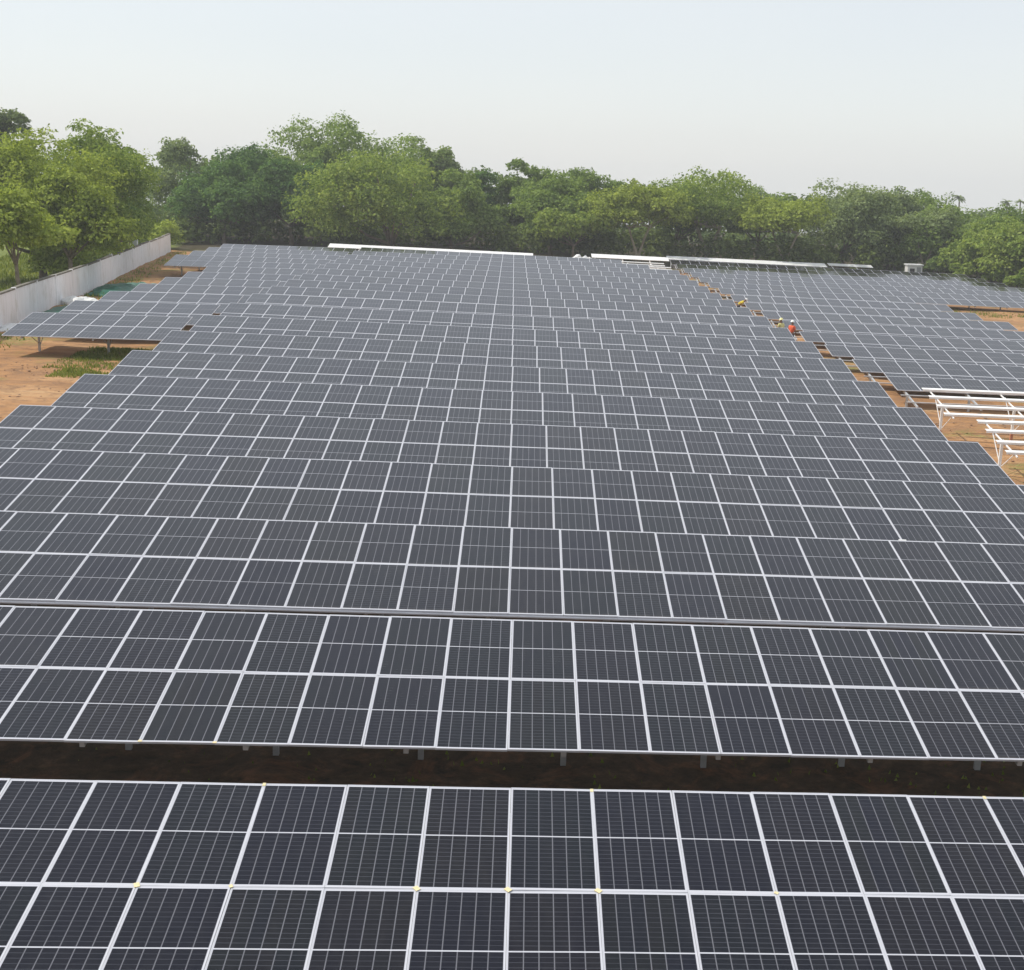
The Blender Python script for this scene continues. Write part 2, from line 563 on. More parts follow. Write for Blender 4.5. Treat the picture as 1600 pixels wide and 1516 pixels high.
# ------------------------------------------------------------------ ground
xs = np.concatenate([np.linspace(-520, -150, 8), np.arange(-120, -64, 8), np.arange(-60, 76, 0.9), np.arange(80, 150, 10), np.linspace(180, 520, 8)])
ys = np.concatenate([np.linspace(-300, -40, 6), np.arange(-20, 10, 5), np.arange(10, 185, 0.9), np.arange(190, 290, 10), np.linspace(320, 520, 6)])
GX, GY = np.meshgrid(xs, ys)
nr = np.random.RandomState(3)
bump = np.zeros_like(GX)
for i in range(26):
    a, k_ = nr.uniform(0, 6.28), nr.uniform(0.15, 2.0)
    bump += np.sin((GX * np.cos(a) + GY * np.sin(a)) * k_ + nr.uniform(0, 6.28)) * 0.016 / (0.5 + k_)
bump += nr.normal(0, 0.012, GX.shape)
near = (np.abs(GX) < 76) & (GY > 5) & (GY < 190)
GZ = ground_z(GX, GY) + bump * near
ny, nx = GX.shape
idx = np.arange(nx * ny).reshape(ny, nx)
faces = np.stack([idx[:-1, :-1], idx[:-1, 1:], idx[1:, 1:], idx[1:, :-1]], -1).reshape(-1, 4)
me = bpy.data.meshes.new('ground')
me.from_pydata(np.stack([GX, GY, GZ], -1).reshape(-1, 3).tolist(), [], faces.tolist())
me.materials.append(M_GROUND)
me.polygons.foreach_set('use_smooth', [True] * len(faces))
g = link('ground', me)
g['kind'] = 'structure'

# ------------------------------------------------------------------ boundary wall
wdir = Vector((-0.1325, 1.0, 0)).normalized()
wall = thing('boundary_wall', 'whitewashed concrete boundary wall with dark mossy top on the left', 'wall', (wall_x(60), 60, gz(wall_x(60), 60)))
PAN = 6.0
npan = 17
ang = math.atan2(wdir.y, wdir.x)
WH = 2.05
for i in range(npan):
    y0 = 60 + i * PAN * wdir.y
    px_, py_ = wall_x(y0), y0
    z0 = gz(px_, py_)
    loc = Vector((px_, py_, z0)) - Vector(wall.location)
    z1 = gz(wall_x(y0 + PAN), y0 + PAN)
    slope = math.atan2(z1 - z0, PAN)
    rot = (0, -slope, ang)
    hh = WH + rng.uniform(-0.04, 0.04)
    MB().box(0.14, PAN - 0.14, -0.09, 0.09, -0.3, hh - 0.10).build('panel', M_WALL, wall).matrix_local = Matrix.Translation(loc) @ Matrix.Rotation(ang, 4, 'Z') @ Matrix.Rotation(-slope, 4, 'Y')
    MB().box(0.10, PAN - 0.10, -0.12, 0.12, hh - 0.098, hh).build('coping', M_COPING, wall).matrix_local = Matrix.Translation(loc) @ Matrix.Rotation(ang, 4, 'Z') @ Matrix.Rotation(-slope, 4, 'Y')
    tall = 0.16 if i == 10 else -0.02
    MB().box(-0.138, 0.138, -0.125, 0.125, -0.3, WH + tall).build('pillar', M_WALL, wall).matrix_local = Matrix.Translation(loc) @ Matrix.Rotation(ang, 4, 'Z')

# ------------------------------------------------------------------ vegetation


def leaf_cloud(centers, radii, flat, n, size, seed, jitter=0.6, inner=0.62):
    """n small leaf faces spread over the clumps; returns (verts, faces)"""
    r = np.random.RandomState(seed)
    centers = np.array(centers, float)
    radii = np.array(radii, float)
    p = radii ** 2 / np.sum(radii ** 2)
    ci = r.choice(len(radii), n, p=p)
    d = r.normal(size=(n, 3))
    d /= np.linalg.norm(d, axis=1)[:, None]
    d[:, 2] = np.where(d[:, 2] < -0.35, -d[:, 2] * 0.6, d[:, 2])
    d /= np.linalg.norm(d, axis=1)[:, None]
    rad = radii[ci] * (inner + (1.08 - inner) * r.uniform(0, 1, n) ** 0.55)
    lump = 1 + 0.16 * np.sin(d[:, 0] * 7 + ci) * np.cos(d[:, 1] * 6 + 2 * ci) + 0.12 * np.sin(d[:, 2] * 9 + 3 * ci)
    P = centers[ci] + d * (rad * lump)[:, None] * np.array([1, 1, flat])
    nrm = d + r.normal(size=(n, 3)) * jitter
    nrm[:, 2] += 0.55
    nrm /= np.linalg.norm(nrm, axis=1)[:, None]
    t = np.cross(nrm, r.normal(size=(n, 3)))
    t /= np.linalg.norm(t, axis=1)[:, None]
    b = np.cross(nrm, t)
    s = size * r.uniform(0.6, 1.35, n)
    L = (t * (s * 0.62)[:, None])
    W = (b * (s * 0.36)[:, None])
    droop = nrm * (s * 0.16)[:, None]
    V = np.stack([P - L - droop, P - W, P + L - droop, P + W], 1).reshape(-1, 3)
    F = np.arange(n * 4).reshape(n, 4)
    return V, F


def fast_mesh(name, V, F, mat):
    me = bpy.data.meshes.new(name)
    nv, nf = len(V), len(F)
    k = F.shape[1]
    me.vertices.add(nv)
    me.vertices.foreach_set('co', np.asarray(V, np.float32).ravel())
    me.loops.add(nf * k)
    me.loops.foreach_set('vertex_index', np.asarray(F, np.int32).ravel())
    me.polygons.add(nf)
    me.polygons.foreach_set('loop_start', np.arange(0, nf * k, k, dtype=np.int32))
    me.materials.append(mat)
    me.update(calc_edges=True)
    return me


def make_tree(X, Y, h, w, cb, kind, seed, label, pale=False, group=None, density=1.0, name='tree'):
    r = random.Random(seed)
    z = gz(X, Y)
    w *= 1.40
    root = thing(name, label, 'tree', (X, Y, z), (0, 0, 0), group)
    rx = w / 2
    c0, c1 = h * cb, h
    ch = c1 - c0
    cs_, rs = [], []
    nb = int(18 + 1.0 * w * min(ch, 9) / 3.0)
    lobes = [(0.0, 0.0, 1.0, 0.74)]
    for q in range(r.choice([2, 3, 4])):
        a_ = r.uniform(0, 6.283)
        lobes.append((math.cos(a_) * r.uniform(.3, .5), math.sin(a_) * r.uniform(.3, .5), r.uniform(.62, .98), r.uniform(.42, .58)))
    for q in range(nb):
        lx, ly, lt, lr = lobes[q % len(lobes)]
        t = r.random() ** 0.8
        prof = math.sin(math.pi * min(1, max(0, 0.16 + 0.80 * t))) ** 0.65
        ang_ = r.uniform(0, 6.283)
        rr = rx * lr * prof * math.sqrt(r.uniform(0.12, 1.0))
        br = min(r.uniform(0.10, 0.20) * w * (0.8 if t > 0.75 else 1.0), 2.3)
        zc = c0 + br * 0.5 + t * max(0.3, ch * lt - br * 1.3)
        cs_.append((rx * lx + rr * math.cos(ang_), rx * ly + rr * math.sin(ang_), zc))
        rs.append(br)
    n = int(min(17000, (2600 + 150 * w * ch)) * density)
    V, F = leaf_cloud(cs_, rs, 0.78, n if Y > 150 else int(n * 1.5), 0.34 if Y > 150 else 0.235, seed)
    # loose sprigs breaking the outline
    cs2 = [(c[0] * 1.14 + r.uniform(-.4, .4), c[1] * 1.14 + r.uniform(-.4, .4), c[2] + q * r.uniform(0.1, 0.9)) for c, q in zip(cs_, rs)]
    V2, F2 = leaf_cloud(cs2, [q * 0.55 for q in rs], 0.9, n // 5, 0.30 if Y > 150 else 0.22, seed + 1, 1.2, 0.1)
    me = fast_mesh('crown', np.vstack([V, V2]), np.vstack([F, F2 + len(V)]), LEAF[kind])
    link('crown', me, root)
    # trunk and limbs
    mb = MB()
    tr = 0.028 * h * (0.7 + 0.06 * w) * 0.62
    stems = 1 if not pale else r.choice([2, 3])
    for s in range(stems):
        a = r.uniform(0, 6.28) if stems == 1 else s * 6.283 / stems + r.uniform(-.4, .4)
        lean = r.uniform(0.02, 0.08) if stems == 1 else r.uniform(0.22, 0.36)
        fork = c0 * r.uniform(0.85, 1.0) if stems == 1 else c0 * 1.1
        fx, fy = math.cos(a) * lean * fork, math.sin(a) * lean * fork
        rr0 = tr if stems == 1 else tr * 0.62
        mb.tube([(0, 0, -0.4), (fx * .18 + 0.04, fy * .2, fork * .33), (fx * .6 - .05, fy * .6, fork * .68), (fx, fy, fork)],
                [rr0 * 1.35, rr0 * 1.0, rr0 * .85, rr0 * .72], 7)
        lim = r.sample(range(len(cs_)), min(len(cs_), 6 if stems == 1 else 4))
        for li in lim:
            c = cs_[li]
            p0 = Vector((fx, fy, fork - 0.15))
            p2 = Vector(c)
            if p2.z < fork:
                p2.z = fork + 0.5
            pm = p0.lerp(p2, 0.5) + Vector((r.uniform(-.3, .3), r.uniform(-.3, .3), -0.25 * (p2 - p0).length * 0.3))
            mb.tube([p0, pm, p2], [rr0 * .55, rr0 * .36, rr0 * .12], 6)
    mb.build('trunk', M_BARK_PALE if pale else M_BARK, root, True)
    return root


KN = ['yellow-green', 'mid green', 'dark green', 'grey-green', 'bright green']
TREES = [
    (-32.6, 92, 7.8, 5.2, 0.42, 0, 'low yellow-green tree with bare trunk behind the near end of the wall', 0),
    (-35.0, 110, 9.5, 7.0, 0.26, 0, 'spreading yellow-green tree leaning over the middle of the wall', 0),
    (-38.6, 114, 12.0, 9.8, 0.20, 0, 'tall broad bright green tree at the left edge behind the wall', 0),
    (-38.2, 126, 13.2, 9.6, 0.14, 4, 'tallest bright green tree of the group behind the wall', 0),
    (-40.0, 140, 12.0, 6.4, 0.12, 1, 'mid green tree at the far end of the wall, right of its group', 0),
    (-58.9, 165, 15.2, 6.6, 0.40, 3, 'distant grey-green treetop in the top left corner', 0),
    (-39.6, 133, 7.4, 6.0, 0.14, 2, 'small dark green tree in the shade behind the wall', 0),
    (-44.9, 190, 12.7, 8.6, 0.12, 3, 'pale grey-green tree in the dip left of the dark trees', 0),
    (-38.4, 180, 10.5, 9.8, 0.20, 2, 'dark green tree first in the tree line right of the wall', 0),
    (-36.0, 188, 12.4, 10.7, 0.22, 2, 'tall dark green tree behind the left end of the tree line', 0),
    (-30.3, 182, 10.8, 10.2, 0.24, 2, 'dark green tree over the black shade at the far left rows', 0),
    (-27.3, 200, 17.2, 15.5, 0.12, 1, 'tallest tree on the skyline, large mid green crown', 0),
    (-30.9, 194, 14.8, 8.0, 0.14, 1, 'mid green shoulder tree left of the tallest crown', 0),
    (-18.0, 196, 15.0, 13.0, 0.12, 1, 'tall mid green tree right of the tallest crown', 0),
    (-16.7, 174, 12.1, 17.0, 0.10, 4, 'very broad bright green tree at the front of the tree line', 0),
    (-9.6, 177, 10.6, 7.4, 0.10, 1, 'mid green tree tucked against the right of the very broad one', 0),
    (-12.8, 198, 13.3, 5.5, 0.50, 3, 'thin grey-green treetop poking up behind the very broad tree', 0),
    (-6.4, 190, 10.5, 6.2, 0.12, 2, 'narrow dark green tree in the notch of the skyline', 0),
    (-1.0, 192, 12.3, 7.8, 0.14, 1, 'rounded mid green treetop rising above the middle of the line', 0),
    (2.9, 180, 10.7, 10.4, 0.13, 1, 'mid green tree at the middle of the tree line', 0),
    (7.9, 188, 11.5, 8.7, 0.21, 1, 'mid green tree behind and right of the middle of the line', 0),
    (5.6, 174, 8.0, 8.0, 0.26, 4, 'low bright green tree in front of the middle of the line', 0),
    (13.8, 175, 9.9, 10.0, 0.42, 0, 'yellow-green tree on pale forked trunks, left of the walkway end', 1),
    (20.3, 190, 9.1, 8.0, 0.30, 1, 'low mid green tree in the gap between two forked-trunk trees', 0),
    (23.6, 182, 12.1, 16.3, 0.37, 4, 'wide dome-shaped tree on spreading pale limbs', 1),
    (32.7, 176, 9.6, 9.6, 0.46, 0, 'yellow-green tree on thin pale stems right of the wide dome', 1),
    (31.8, 192, 10.1, 8.2, 0.30, 1, 'mid green tree behind the thin-stemmed yellow-green one', 0),
    (42.0, 184, 12.2, 13.3, 0.20, 3, 'large grey-green tree with ragged top, right of centre', 0),
    (49.7, 190, 11.1, 9.2, 0.28, 3, 'grey-green tree just right of the ragged-topped one', 0),
    (54.1, 194, 11.4, 10.9, 0.23, 1, 'mid green tree on the skyline behind the bare forked trunk', 0),
    (51.2, 177, 8.9, 6.6, 0.52, 3, 'thin-crowned tree on a bare forked pale trunk by the cabin', 1),
    (55.5, 178, 9.6, 10.5, 0.20, 1, 'mid green tree right of the bare forked trunk', 0),
    (59.4, 172, 9.5, 10.4, 0.12, 1, 'mid green tree near the right edge of the picture', 0),
    (60.3, 160, 9.2, 9.4, 0.12, 4, 'bright green tree cut by the right edge of the picture', 0),
    (57.4, 170, 7.6, 9.0, 0.16, 4, 'low bright green tree above the right-hand bushes', 0),
    (67.3, 165, 9.5, 13.4, 0.19, 1, 'broad mid green tree beyond the right edge of the field', 0),
    (-43.4, 112, 10.3, 8.8, 0.27, 4, 'broad bright green tree beyond the left edge of the picture', 0),
]
for i, (X, Y, h, w, cb, kind, lab, pale) in enumerate(TREES):
    make_tree(X, Y, h, w, cb, kind, 100 + i * 7, lab, bool(pale))

BUSH = [(52.0, 173, 3.6, 3.4, 1, 'leafy bush beside the cabin, first of the right-hand bushes'),
        (53.4, 166.5, 3.3, 3.2, 4, 'leafy bush behind the far right panels, second from the cabin'),
        (54.9, 160, 3.2, 3.4, 1, 'leafy bush behind the far right panels, third from the cabin'),
        (55.8, 154.5, 3.0, 3.2, 4, 'leafy bush behind the far right panels, fourth from the cabin'),
        (56.2, 148, 3.0, 3.4, 1, 'leafy bush at the right edge, nearest of the right-hand bushes'),
        (-42.9, 166, 3.2, 5.0, 0, 'bright yellow-green bush past the far end of the wall'),
        (-44.6, 160.5, 2.8, 4.0, 4, 'green bush against the far end of the wall'),
        (-36.6, 113, 4.2, 5.2, 0, 'yellow-green bush behind the wall, nearest of the wall bushes'),
        (-37.4, 119, 4.4, 5.0, 4, 'bright green bush behind the wall, second of the wall bushes'),
        (-38.4, 126, 4.6, 5.4, 0, 'yellow-green bush behind the wall, third of the wall bushes'),
        (-40.6, 136, 4.8, 5.6, 1, 'mid green bush behind the wall by the white posts'),
        (-42.0, 148, 5.0, 6.0, 4, 'bright green bush behind the far part of the wall')]
for i, (X, Y, h, w, kind, lab) in enumerate(BUSH):
    r = random.Random(900 + i)
    root = thing('bush', lab, 'bush', (X, Y, gz(X, Y)))
    cs_ = [(r.uniform(-.35, .35) * w, r.uniform(-.35, .35) * w, r.uniform(0.25, 0.78) * h) for _ in range(9)]
    rs = [r.uniform(0.16, 0.27) * w for _ in range(9)]
    V, F = leaf_cloud(cs_, rs, 0.9, int(1100 + 320 * w), 0.30, 900 + i)
    link('foliage', fast_mesh('foliage', V, F, LEAF[kind]), root)
    mb = MB()
    for s in range(5):
        c = cs_[s]
        mb.tube([(c[0] * .1, c[1] * .1, -0.2), (c[0] * .6, c[1] * .6, c[2] * .55), c], [.06, .045, .02], 5)
    mb.build('stems', M_BARK, root)

# palms far behind the wood
PALMS = [(20.0, 330, 10.4, 'distant palm top left of the forked-trunk trees'), (28.9, 360, 9.6, 'farthest small palm top over the middle skyline'),
         (33.6, 330, 9.0, 'distant palm top just left of the wide dome tree'), (102.7, 330, 10.6, 'distant palm top over the right-hand trees'),
         (117.9, 340, 9.8, 'distant palm top near the right edge'), (17.8, 380, 11.0, 'small distant palm beside the middle treetops'),
         (81.0, 340, 10.8, 'distant palm above the grey-green trees'), (135.5, 380, 9.4, 'distant palm at the far right skyline')]
for i, (X, Y, h, lab) in enumerate(PALMS):
    r = random.Random(40 + i)
    h += 0.03 * (Y - 205) - 1.0
    root = thing('palm_tree', lab, 'palm tree', (X, Y, gz(X, Y)))
    mb = MB().tube([(0, 0, -.5), (.2, 0, h * .5), (.1, .1, h - 1.2)], [.28, .2, .17], 7)
    mb.build('trunk', M_BARK, root, True)
    mb = MB()
    for k in range(20):
        a = r.uniform(0, 6.283)
        el = r.uniform(-0.3, 1.1)
        ln = r.uniform(1.3, 1.9)
        pts = []
        for s in range(5):
            t = s / 4
            rad = ln * t * math.cos(el * (1 - .4 * t))
            zz = h - 1.2 + ln * t * math.sin(el) - 0.8 * t * t
            pts.append(Vector((math.cos(a) * rad + .1, math.sin(a) * rad + .1, zz)))
        side = Vector((-math.sin(a), math.cos(a), 0))
        for s in range(4):
            w0 = [0.12, .34, .36, .26, .05][s]
            w1 = [0.12, .34, .36, .26, .05][s + 1]
            for sg in (-1, 1):
                mb.quad(pts[s], pts[s] + side * w0 * sg + Vector((0, 0, -.12)), pts[s + 1] + side * w1 * sg + Vector((0, 0, -.12)), pts[s + 1])
    mb.build('crown', LEAF[3], root)

# the wood that reads as one mass behind the single trees, and the undergrowth in its shade
r = random.Random(77)
cs_, rs = [], []
for k in range(420):
    X = r.uniform(-95, 120)
    Y = r.uniform(200, 290)
    top = 9.6 if X > -8 else 11.5
    if X > 60:
        top = 8.8
    zt = gz(X, Y)
    hh = top * r.uniform(0.75, 1.05)
    for q in range(3):
        br = r.uniform(1.2, 2.2)
        cs_.append((X + r.uniform(-2, 2), Y + r.uniform(-2, 2), zt + max(1.2, hh * (q + 1) / 3 - br * .8)))
        rs.append(br)
V, F = leaf_cloud(cs_, rs, 0.85, 52000, 0.72, 501)
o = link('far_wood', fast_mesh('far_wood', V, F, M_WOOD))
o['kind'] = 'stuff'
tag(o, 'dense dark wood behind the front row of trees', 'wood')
cs_, rs = [], []
for k in range(460):
    X = r.uniform(-62, 74)
    Y = r.uniform(175, 196)
    zt = gz(X, Y)
    br = r.uniform(0.9, 1.9)
    cs_.append((X, Y, zt + br * r.uniform(.3, 1.6)))
    rs.append(br)
for k in range(90):
    X = r.uniform(61, 74)
    Y = r.uniform(120, 180)
    br = r.uniform(0.8, 1.7)
    cs_.append((X, Y, gz(X, Y) + br * r.uniform(.3, 1.2)))
    rs.append(br)
V, F = leaf_cloud(cs_, rs, 0.9, 34000, 0.5, 502)
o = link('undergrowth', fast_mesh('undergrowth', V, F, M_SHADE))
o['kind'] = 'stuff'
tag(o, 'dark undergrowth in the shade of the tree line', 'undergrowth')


def grass(name, label, spots, n, hmin, hmax, seed):
    r = np.random.RandomState(seed)
    x0, x1, y0, y1 = [np.array([s[i] for s in spots]) for i in range(4)]
    ar = (x1 - x0) * (y1 - y0)
    k = r.choice(len(spots), n, p=ar / ar.sum())
    X = r.uniform(x0[k], x1[k])
    Y = r.uniform(y0[k], y1[k])
    keep = (np.sin(X * 1.7) + np.sin(Y * 2.3 + X) + r.normal(0, .8, n)) > -0.6
    X, Y = X[keep], Y[keep]
    n = len(X)
    Z = ground_z(X, Y)
    hgt = r.uniform(hmin, hmax, n)
    a = r.uniform(0, 6.283, n)
    ln = hgt * r.uniform(.1, .7, n)
    wd = 0.03 + hgt * 0.12
    dx, dy = np.cos(a), np.sin(a)
    V = np.stack([np.stack([X - dy * wd, Y + dx * wd, Z - .03], -1), np.stack([X + dy * wd, Y - dx * wd, Z - .03], -1),
                  np.stack([X + dx * ln, Y + dy * ln, Z + hgt], -1)], 1).reshape(-1, 3)
    F = np.arange(n * 3).reshape(n, 3)
    o = link(name, fast_mesh(name, V, F, M_GRASS))
    o['kind'] = 'stuff'
    return tag(o, label, 'grass')


def wallstrip(y0, y1, off0, off1):
    out = []
    y = y0
    while y < y1:
        out.append((wall_x(y) + off0, wall_x(y) + off1, y, y + 3))
        y += 3
    return out


grass('grass', 'rough yellow-green grass growing behind the boundary wall', wallstrip(62, 160, -14, -0.5), 26000, 0.12, 0.45, 61)
grass('grass', 'green weeds under the jutting left-hand panels', [(-21.5, -16.8, 62.8, 65.5), (-22.5, -16.8, 65.5, 73)], 9500, 0.05, 0.15, 62)
grass('grass', 'sparse weeds in the walkway and the right clearing', [(15.8, 17, 62, 92), (36, 56, 119, 126), (36, 50, 98, 101)], 4200, 0.06, 0.22, 63)
grass('grass', 'weeds in the strip between the first two panel rows', [(-12, 16, 20.5, 25)], 700, 0.03, 0.08, 64)
grass('grass', 'weeds along the foot of the boundary wall', wallstrip(70, 158, 0.4, 2.2), 2600, 0.06, 0.3, 65)

# loose clods and stones on the bare soil
rs_ = np.random.RandomState(12)
PV = np.array([(1, 0, 0), (-1, 0, 0), (0, 1, 0), (0, -1, 0), (0, 0, 1), (0, 0, -1)], float)
PF = np.array([(0, 2, 4), (2, 1, 4), (1, 3, 4), (3, 0, 4), (2, 0, 5), (1, 2, 5), (3, 1, 5), (0, 3, 5)])
ns = 2600
areas = [(-28, -17, 50, 68, 0.42), (15.7, 34, 40, 62, 0.34), (35.6, 50, 96, 124, 0.12), (-33, -25, 92, 132, 0.12)]
ar_ = rs_.choice(4, ns, p=[a[4] for a in areas])
A_ = np.array([a[:4] for a in areas])[ar_]
SX, SY = rs_.uniform(A_[:, 0], A_[:, 1]), rs_.uniform(A_[:, 2], A_[:, 3])
SS = 0.018 + 0.075 * rs_.uniform(0, 1, ns) ** 3
SV = (PV[None] * SS[:, None, None] * rs_.uniform(.6, 1.3, (ns, 6, 1)) * np.array([1, 1, .6]) + np.stack([SX, SY, ground_z(SX, SY) + SS * .25], -1)[:, None]).reshape(-1, 3)
SF = (PF[None] + (np.arange(ns) * 6)[:, None, None]).reshape(-1, 3)
o = link('stones', fast_mesh('stones', SV, SF, simple('clod', (0.34, 0.21, 0.13), 0.95, 0, 0.3, 1.0)))
o['kind'] = 'stuff'
tag(o, 'loose clods and stones scattered over the bare soil', 'stones')

# ------------------------------------------------------------------ solar tables
TILT = R(8.198)
CS = R(1.146)


def frame_mesh():
    mb = MB()
    x1, y1, lip, hz = MW / 2, ML / 2, 0.013, 0.034
    x0, y0 = x1 - lip, y1 - lip
    O = [(-x1, -y1), (x1, -y1), (x1, y1), (-x1, y1)]
    I = [(-x0, -y0), (x0, -y0), (x0, y0), (-x0, y0)]
    for k in range(4):
        a, b, c, d = O[k], O[(k + 1) % 4], I[(k + 1) % 4], I[k]
        mb.quad((*a, 0), (*b, 0), (*c, 0), (*d, 0))
        mb.quad((*a, -hz), (*b, -hz), (*b, 0), (*a, 0))
        mb.quad((*d, 0), (*c, 0), (*c, -hz), (*d, -hz))
    return mb.mesh('frame', M_FRAME)


def laminate_mesh(front):
    mb = MB()
    x1, y1 = MW / 2 - 0.011, ML / 2 - 0.011
    mb.box(-x1, x1, -y1, y1, -0.0085, -0.0025, 0)
    me = mb.mesh('module', [front, M_BACK])
    me.polygons[0].material_index = 1
    return me


ME_FRAME = frame_mesh()
ME_MOD = laminate_mesh(M_MODULE)
ME_MODNEAR = laminate_mesh(M_SHEET)
_sh = 12 * CELLH
ME_STRING = MB().box(-CELLW / 2 + GAPC / 2, CELLW / 2 - GAPC / 2, 0.001, _sh - 0.002, -0.0002, 0.0009).mesh('cell_string', M_STRING)

# support parts, shared
UPS = Matrix.Rotation(TILT, 4, 'X')
RAF2 = MB().box(-0.04, 0.04, -2.22, 2.22, -0.165, -0.085).mesh('rafter', M_GALV)
RAF1 = MB().box(-0.04, 0.04, -1.02, 1.02, -0.165, -0.085).mesh('rafter', M_GALV)
_cache = {}


def post_mesh(h, mat):
    key = ('p', round(h, 2), mat.name)
    if key not in _cache:
        mb = MB()
        # C section
        mb.box(-.05, .05, -.045, -.037, -.3, h)
        mb.box(-.05, -.042, -.037, .045, -.3, h)
        mb.box(.042, .05, -.037, .045, -.3, h)
        _cache[key] = mb.mesh('post', mat)
    return _cache[key]


def brace_mesh(dy, dz, mat):
    key = ('b', round(dy, 2), round(dz, 2), mat.name)
    if key not in _cache:
        ln = math.hypot(dy, dz)
        a = math.atan2(dz, dy)
        _cache[key] = MB().box(-.014, .014, 0, ln, -.014, .014, 0, Matrix.Rotation(a, 4, 'X')).mesh('brace', mat)
    return _cache[key]


def purlin_mesh(x0, x1, mat, far=False):
    key = ('u', round(x0, 3), round(x1, 3), mat.name, far)
    if key not in _cache:
        mb = MB()
        hw = (0.17 if far else 0.11) if mat is M_RACK else 0.03
        mb.box(x0, x1, -hw, hw, -.0425, -.037)
        mb.box(x0, x1, -hw, -hw + .006, -.083 - (0.035 if mat is M_RACK and not far else 0), -.0425)
        mb.box(x0, x1, hw - .006, hw, -.083, -.0425)
        _cache[key] = mb.mesh('purlin', mat)
    return _cache[key]


def add_supports(root, x0, x1, hm, two, step=2.53, braces=True, mat=None, first=0.55, wide=None, rails=None):
    """posts, rafters, braces and purlins under a table; root-local x0..x1, mid-plane height hm"""
    mat = mat or M_GALV
    ts = rails or ((-1.70, -0.62, 0.62, 1.70) if two else (-0.6, 0.6))
    for t in ts:
        pm = wide or purlin_mesh(x0, x1, mat, rails is not None)
        link('purlin', pm, root, (0, t * math.cos(TILT), hm + t * math.sin(TILT)), (TILT, 0, 0))
    x = x0 + first
    raf = RAF2 if two else RAF1
    if mat is not M_GALV:
        key = ('raf', two, mat.name)
        if key not in _cache:
            q = MB().box(-0.022, 0.022, -2.0, 2.0, -0.175, -0.126).mesh('rafter', mat)
            _cache[key] = q
        raf = _cache[key]
    while x < x1 - 0.15:
        link('rafter', raf, root, (x, 0, hm), (TILT, 0, 0))
        hp = hm - 0.17 / math.cos(TILT)
        link('post', post_mesh(hp, mat), root, (x + 0.093, 0, 0))
        if braces:
            reach = 1.35 if two else 0.72
            for sg in (-1, 1):
                dy = reach * sg
                zt = hp + dy * math.tan(TILT) - 0.03
                b0 = 0.42
                link('brace', brace_mesh(dy, zt - b0, mat), root, (x + 0.14, 0.05 * sg, b0))
        x += step


n_mod = 0


def add_modules(root, ks, js, x_of, hm, near_k=None, seed=0):
    """ks: column indices; js: 0 lower, 1 upper (or None for a one-high table)"""
    global n_mod
    r = random.Random(seed)
    for j in js:
        t = {0: -PL / 2, 1: PL / 2, None: 0.0}[j]
        for k in ks:
            near_ = near_k is not None and near_k[0] <= k < near_k[1]
            mo = link('module', ME_MODNEAR if near_ else ME_MOD, root,
                      (x_of(k) + PW / 2 + r.uniform(-.0015, .0015), t * math.cos(TILT) + r.gauss(0, .003), hm + t * math.sin(TILT) + r.uniform(-.003, .003)),
                      (TILT + r.gauss(0, .0024), r.gauss(0, .0030), r.gauss(0, .0009)))
            link('frame', ME_FRAME, mo)
            n_mod += 1
            if near_:
                shade = r.random()
                for c in range(NCOL):
                    xx = -MW / 2 + MARG + (c + .5) * CELLW
                    for sg in (-1, 1):
                        s = link('cell_string', ME_STRING, mo, (xx, 0.011 if sg > 0 else -0.011 - _sh, -0.0020))
                        s.color = (shade, shade, shade, 1)


